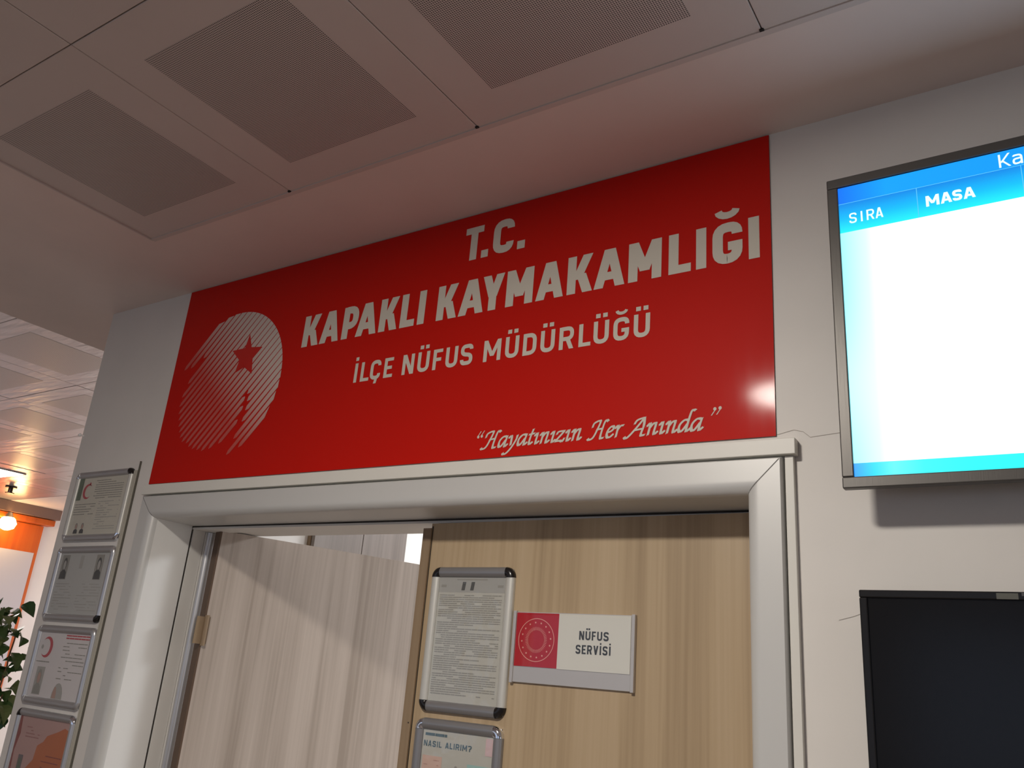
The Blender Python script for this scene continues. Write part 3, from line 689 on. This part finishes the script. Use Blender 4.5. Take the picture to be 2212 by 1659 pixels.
# ------------------------------------------------------------------ televisions
M_bez = mat('bezel_brushed_grey', (.115, .108, .10), .38, .55)
n_, l_, b_ = nt(M_bez); bump(M_bez, noise(M_bez, (60, 60, 4), 8, 2), .12, .0006)
M_back = mat('tv_back_black', (.022, .02, .022), .5)
def tv(loc, Wd, Hd, bez, depth, off, label, group, bm_, screen_m):
    r = empty('wall_television', loc); tag(r, label, 'television', group)      # origin at the lower left front corner
    mb = MB()
    mb.box(0, Wd, 0, .018, 0, bez); mb.box(0, Wd, 0, .018, Hd-bez, Hd); mb.box(0, bez, 0, .018, bez, Hd-bez); mb.box(Wd-bez, Wd, 0, .018, bez, Hd-bez)
    mb.build('bezel', bm_, r, .002)
    mb = MB(); mb.box(.004, Wd-.004, .018, .030, .004, Hd-.004); mb.box(.12, Wd-.12, .030, depth, .06, Hd-.12); mb.build('housing', M_back, r, .004)
    mb = MB(); mb.box(Wd/2-.2, Wd/2+.2, depth, off, Hd*.3, Hd*.7); mb.build('bracket', M_back, r)
    s = boxo('screen', screen_m, bez, Wd-bez, .004, .012, bez, Hd-bez, r); return r, s
M_dark = mat('screen_off', (.006, .006, .007), .18, 0, .3)
# queue display, switched on
TX, TZ, TY = -.302, 1.942, -.100
tvr, scr = tv((TX, TY, TZ), 1.072, .602, .0195, .06, .0995, 'lit wall television showing the white queue list under a blue header', 'wall televisions', M_bez, emis('screen_black', (0, 0, 0), 0))
SX = lambda x: x-TX
SZ = lambda z: z-TZ
def screen_mat(name, axis, a0, a1, stops, strength):
    m = mat(name, (.02, .02, .02), .25); n, l, b = nt(m); t = n.new('ShaderNodeTexCoord'); s = n.new('ShaderNodeSeparateXYZ'); l.new(t.outputs['Object'], s.inputs[0])
    r = n.new('ShaderNodeMapRange'); r.inputs['From Min'].default_value = a0; r.inputs['From Max'].default_value = a1; l.new(s.outputs[axis], r.inputs['Value'])
    l.new(ramp(m, r.outputs[0], stops), b.inputs['Emission Color']); b.inputs['Emission Strength'].default_value = strength; return m
zx0, zx1 = .0195, 1.072-.0195
def sq(name, m, x0, x1, z0, z1, y=.0036):
    mb = MB(); rq(mb, x0, x1, z0, z1, y); return mb.build(name, m, scr)
sq('title_bar', screen_mat('title_blue', 0, zx0, .30, [(0, (.0, .16, .85)), (.3, (.0, .33, .95)), (1, (.0, .30, .93))], 1.0), zx0, zx1, SZ(2.488), SZ(2.5235))
sq('header_row', screen_mat('header_cyan', 2, SZ(2.427), SZ(2.488), [(0, (.01, .80, 1.0)), (.45, (.0, .48, .92)), (1, (.0, .22, .72))], 1.0), zx0, zx1, SZ(2.427), SZ(2.488))
sq('list_area', screen_mat('list_white', 0, zx0, .105, [(0, (.26, .78, .90)), (.5, (.50, .92, 1.0)), (1, (1.0, 1.0, 1.0))], 1.35), zx0, zx1, SZ(1.985), SZ(2.427))
sq('footer_bar', screen_mat('footer_cyan', 0, zx0, .20, [(0, (.0, .28, .95)), (.18, (.0, .62, 1.0)), (.35, (.10, .80, 1.0)), (.6, (.03, .95, 1.0)), (1, (.02, .95, 1.0))], 1.05), zx0, zx1, SZ(1.9615), SZ(1.985))
mb = MB()
for x in (-.149, .0135, .30, .55): rq(mb, SX(x), SX(x)+.0012, SZ(2.427), SZ(2.488), .0033)
rq(mb, zx0, zx1, SZ(2.4876), SZ(2.4886), .0033); mb.build('dividers', emis('divider_blue', (.10, .52, .95), 1), scr)
M_scrl = emis('letters_white', (.72, 1.0, 1.0), 1.1)
for c, x0, x1, z0, h, t in [(c, SX(-.265+.0152*i), SX(-.2518+.0152*i), SZ(2.4435), .0215, .0030) for i, c in enumerate('SIRA')] + \
        [(c, SX(a), SX(b), SZ(2.4455), .0215, .0048) for c, a, b in (('M', -.135, -.1135), ('A', -.1115, -.0935), ('S', -.0925, -.0775), ('A', -.0755, -.057))] + \
        [('K', SX(-.017), SX(.001), SZ(2.4915), .026, .0032), ('a', SX(.0035), SX(.0185), SZ(2.4915), .026, .0032)]:
    mb = MB()
    if c == 'I': x0 = (x0+x1)/2-t/2; x1 = x0+t
    put_polys(mb, glyph(c, x1-x0, h, t), x0, .0030, z0); mb.build('screen_letter', M_scrl, scr)
# switched off set below
tv2, s2 = tv((-.2935, -.060, 1.318), .82, .462, .0125, .04, .0595, 'switched off black television lower on the wall under the lit one', 'wall televisions', mat('bezel_black_gloss', (.008, .008, .009), .22), M_dark)
boxo('sensor_window', mat('sensor_grey', (.10, .10, .085), .5), .1985, .2275, -.0006, .001, .4505, .4595, tv2)
boxo('logo_strip', mat('strip_grey', (.07, .07, .075), .4), .232, .32, -.0005, .001, .4555, .4605, tv2)

# ------------------------------------------------------------------ lamps
def round_lamp(x, y, r, strength, label, col=(1, .93, .84)):
    e = empty('ceiling_light', (x, y, CH)); tag(e, label, 'lamp', None)
    mb = MB(); mb.sweep([[((r+.02)*math.cos(2*PI*k/28), (r+.02)*math.sin(2*PI*k/28), z) for k in range(28)] for z in (.02, -.006)] + [[((r+.004)*math.cos(2*PI*k/28), (r+.004)*math.sin(2*PI*k/28), -.006) for k in range(28)], [(r*math.cos(2*PI*k/28), r*math.sin(2*PI*k/28), .004) for k in range(28)]], caps=False)
    mb.build('trim_ring', M_white, e)
    mb = MB(); mb.poly([(r*math.cos(2*PI*k/28), r*math.sin(2*PI*k/28), -.004) for k in range(28)]); mb.build('diffuser', emis('diffuser_glow', col, strength), e); return e
# plain tile carrying the main lamp
LX, LYY = -.86, -1.70
boxo('ceiling_tile', M_tile, GX[2]+.002, GX[3]-.002, GY[3]+.002, GY[2]-.002, CH+.002, CH+.03, ceil)
round_lamp(LX, LYY, .15, LAMP_MAIN, 'bright round ceiling lamp set in the plain tile above the viewer')
for x, y in ((1.2, -3.6), (-1.6, -4.2)): round_lamp(x, y, .15, LAMP_LOBBY, 'round ceiling lamp at the back of the lobby, %s one' % ('right-hand' if x > 0 else 'left-hand'))
hl = empty('ceiling_light', (-6.84, 1.335, CH)); tag(hl, 'square glowing ceiling panel in the hallway', 'lamp')
boxo('panel_frame', M_white, -.30, .30, -.30, .30, -.007, -.001, hl)
boxo('ceiling_tile', M_htile, HX[5]-.609, HX[5]-.001, HY[4]+.001, HY[4]+.604, CH, CH+.03, ceil)
mb = MB(); rq_ = [(-.285, -.285), (.285, -.285), (.285, .285), (-.285, .285)]; mb.poly([(a, b, -.0075) for a, b in rq_]); mb.build('diffuser', emis('panel_glow', (1, .93, .88), LAMP_HALL), hl)
for lx, ly, st, lab in ((-.5, 2.2, LAMP_OFFICE, 'square ceiling panel in the middle of the office behind the door'), (-1.95, 2.15, 22.0, 'added square ceiling panel brightening the office wall by the tall cabinet')):  # second panel is added to brighten the white wall past the cabinet
  ofl = empty('ceiling_light', (lx, ly, CH)); tag(ofl, lab, 'lamp', 'office ceiling panels')
  boxo('panel_frame', M_white, -.30, .30, -.30, .30, -.012, 0, ofl)
  mb = MB(); mb.poly([(a, b, -.013) for a, b in rq_]); mb.build('diffuser', emis('office_glow', (.92, .96, 1), st), ofl)
# sprinkler on the hallway ceiling
sp = empty('sprinkler', (-7.27, 1.90, CH)); tag(sp, 'small dark sprinkler head on the hallway ceiling', 'sprinkler')
mb = MB()
for r0, za, zb in ((.045, .01, -.010), (.018, -.010, -.05), (.036, -.05, -.056)):
    mb.sweep([[(r0*math.cos(2*PI*k/14), r0*math.sin(2*PI*k/14), z) for k in range(14)] for z in (za, zb)])
mb.build('head', mat('sprinkler_dark', (.05, .03, .02), .4, .5), sp)

# ------------------------------------------------------------------ hallway end: notice board with lamp, cornice
struct(boxo('trim_4', mat('cornice_brown', (.20, .125, .10), .5), -8.2, -8.02, .2, 2.78, 2.665, CH-.001))
nb = empty('notice_board', (-8.195, 1.6, 1.9)); tag(nb, 'orange wooden notice board with a white poster on the far hallway wall', 'board')
M_or = wood('orange_varnished_wood', [(.3, (.50, .085, .003)), (.5, (.60, .11, .004)), (.7, (.66, .14, .006))], 2.)
boxo('panel', M_or, .0, .035, -1.2, 1.115, -1.0, .70, nb)
boxo('top_ledge', M_or, .0, .13, -1.22, 1.165, .705, .76, nb, bevel=.004)
boxo('poster', mat('poster_white', (.60, .57, .60), .5), .036, .039, -1.12, 1.085, -.95, .445, nb)
bl = empty('picture_lamp', (-8.00, 2.30, 2.595)); tag(bl, 'small glowing lamp over the orange notice board', 'lamp')
mb = MB()
mb.sweep([[((rr)*math.cos(2*PI*k/16), (rr)*math.sin(2*PI*k/16), z) for k in range(16)] for rr, z in ((.018, .055), (.03, .03), (.05, -.0), (.054, -.005))], caps=False)
mb.box(-.062, .0, -.008, .008, .03, .045); mb.build('shade', mat('lamp_metal', (.5, .45, .38), .3, .8), bl)
mb = MB(); mb.sweep([[((rr)*math.cos(2*PI*k/16), (rr)*math.sin(2*PI*k/16), z) for k in range(16)] for rr, z in ((.02, .03), (.055, .0), (.075, -.04), (.06, -.085), (.02, -.105))]); mb.build('bulb', emis('bulb_warm', (1, .64, .26), 24), bl)

# ------------------------------------------------------------------ potted climber behind the wall's corner
pl = empty('potted_plant', (-5.0, .93, 0)); tag(pl, 'leafy green potted climber on a stake beyond the wall corner', 'plant')
mb = MB(); mb.sweep([[(rr*math.cos(2*PI*k/20), rr*math.sin(2*PI*k/20), z) for k in range(20)] for rr, z in ((.13, 0), (.15, .05), (.18, .34), (.195, .35), (.195, .38), (.17, .38), (.165, .33))]); mb.build('pot', mat('terracotta', (.42, .17, .09), .7), pl)
mb = MB(); mb.sweep([[(.168*math.cos(2*PI*k/20), .168*math.sin(2*PI*k/20), z) for k in range(20)] for z in (.30, .335)]); mb.build('soil', mat('soil', (.05, .03, .02), .9), pl)
mb = MB(); mb.sweep([[(.012*math.cos(2*PI*k/8), .012*math.sin(2*PI*k/8), z) for k in range(8)] for z in (.3, 1.66)]); mb.build('stake', mat('stake_brown', (.34, .13, .06), .7), pl)
M_stem = mat('stem_brown', (.24, .13, .07), .7)
M_leaf = mat('leaf_green', (.06, .13, .035), .38); n, l, b = nt(M_leaf)
oi = n.new('ShaderNodeObjectInfo'); l.new(ramp(M_leaf, oi.outputs['Random'], [(0, (.035, .13, .05)), (.5, (.12, .21, .06)), (1, (.30, .36, .15))]), b.inputs['Base Color'])
leafs = []
for v in range(3):
    mb = MB(); Lh, Wv = .085, .034+.006*v; N = 5
    prev = None
    for i in range(N+1):
        u = i/N; wd = Wv*math.sin(PI*min(1, u*1.02+.02))**.75*(1-.25*u) if 0 < i < N else .0015
        zc = .012*math.sin(u*PI)-.03*u*u
        row = [(u*Lh, -wd, zc+wd*.35), (u*Lh, 0, zc), (u*Lh, wd, zc+wd*.35)]
        if prev:
            mb.poly([prev[0], prev[1], row[1], row[0]], smooth=True); mb.poly([prev[1], prev[2], row[2], row[1]], smooth=True)
        prev = row
    o = mb.build('leaf', M_leaf, pl); leafs.append(o)
cnt = 0
def vine(pts, nl, spread):
    global cnt
    p = [Vector(a) for a in pts]; c = []
    for i in range(len(p)-1):
        for k in range(6): c.append(p[i].lerp(p[i+1], k/6)+Vector((random.uniform(-.006, .006), random.uniform(-.006, .006), 0)))
    c.append(p[-1]); mb = MB()
    mb.sweep([[(q.x+.004*math.cos(2*PI*k/6), q.y+.004*math.sin(2*PI*k/6), q.z) for k in range(6)] for q in c]); mb.build('stem', M_stem, pl)
    for i in range(nl):
        q = random.choice(c[len(c)//6:]) + Vector((random.gauss(0, spread), random.gauss(0, spread), random.gauss(0, .03)))
        if cnt < 3: o = leafs[cnt]
        else:
            o = leafs[cnt % 3].copy(); C.objects.link(o); o.parent = pl
        cnt += 1
        o.location = q; o.rotation_euler = (random.uniform(-.7, .7), random.uniform(-.3, 1.0), random.uniform(0, 2*PI)); s = random.uniform(.8, 1.35); o.scale = (s, s, s)
vine([(0, 0, .34), (.02, .02, .9), (-.02, .0, 1.4), (.01, .01, 1.74)], 60, .055)
vine([(.02, .03, .34), (.06, .07, .9), (.04, .10, 1.35), (.02, .12, 1.62)], 55, .045)
vine([(-.03, -.03, .34), (-.05, -.05, .9), (.0, -.03, 1.45), (0, -.02, 1.70)], 40, .06)
vine([(0, .02, .34), (.05, .08, .7), (.02, .12, 1.1), (.03, .13, 1.30)], 12, .03)

# ------------------------------------------------------------------ tall cabinet seen over the open leaf
cb = empty('tall_cabinet', (-2.78, 1.04, 0)); tag(cb, 'tall beige cabinet inside the office, seen over the open door leaf', 'cabinet')
boxo('carcass', M_edge, .0005, .020, 0, .62, 0, 2.60, cb)
boxo('cabinet_door', M_cab, .021, .041, .004, .305, .05, 2.598, cb, bevel=.001); boxo('cabinet_door', M_cab, .021, .041, .309, .616, .05, 2.598, cb, bevel=.001)
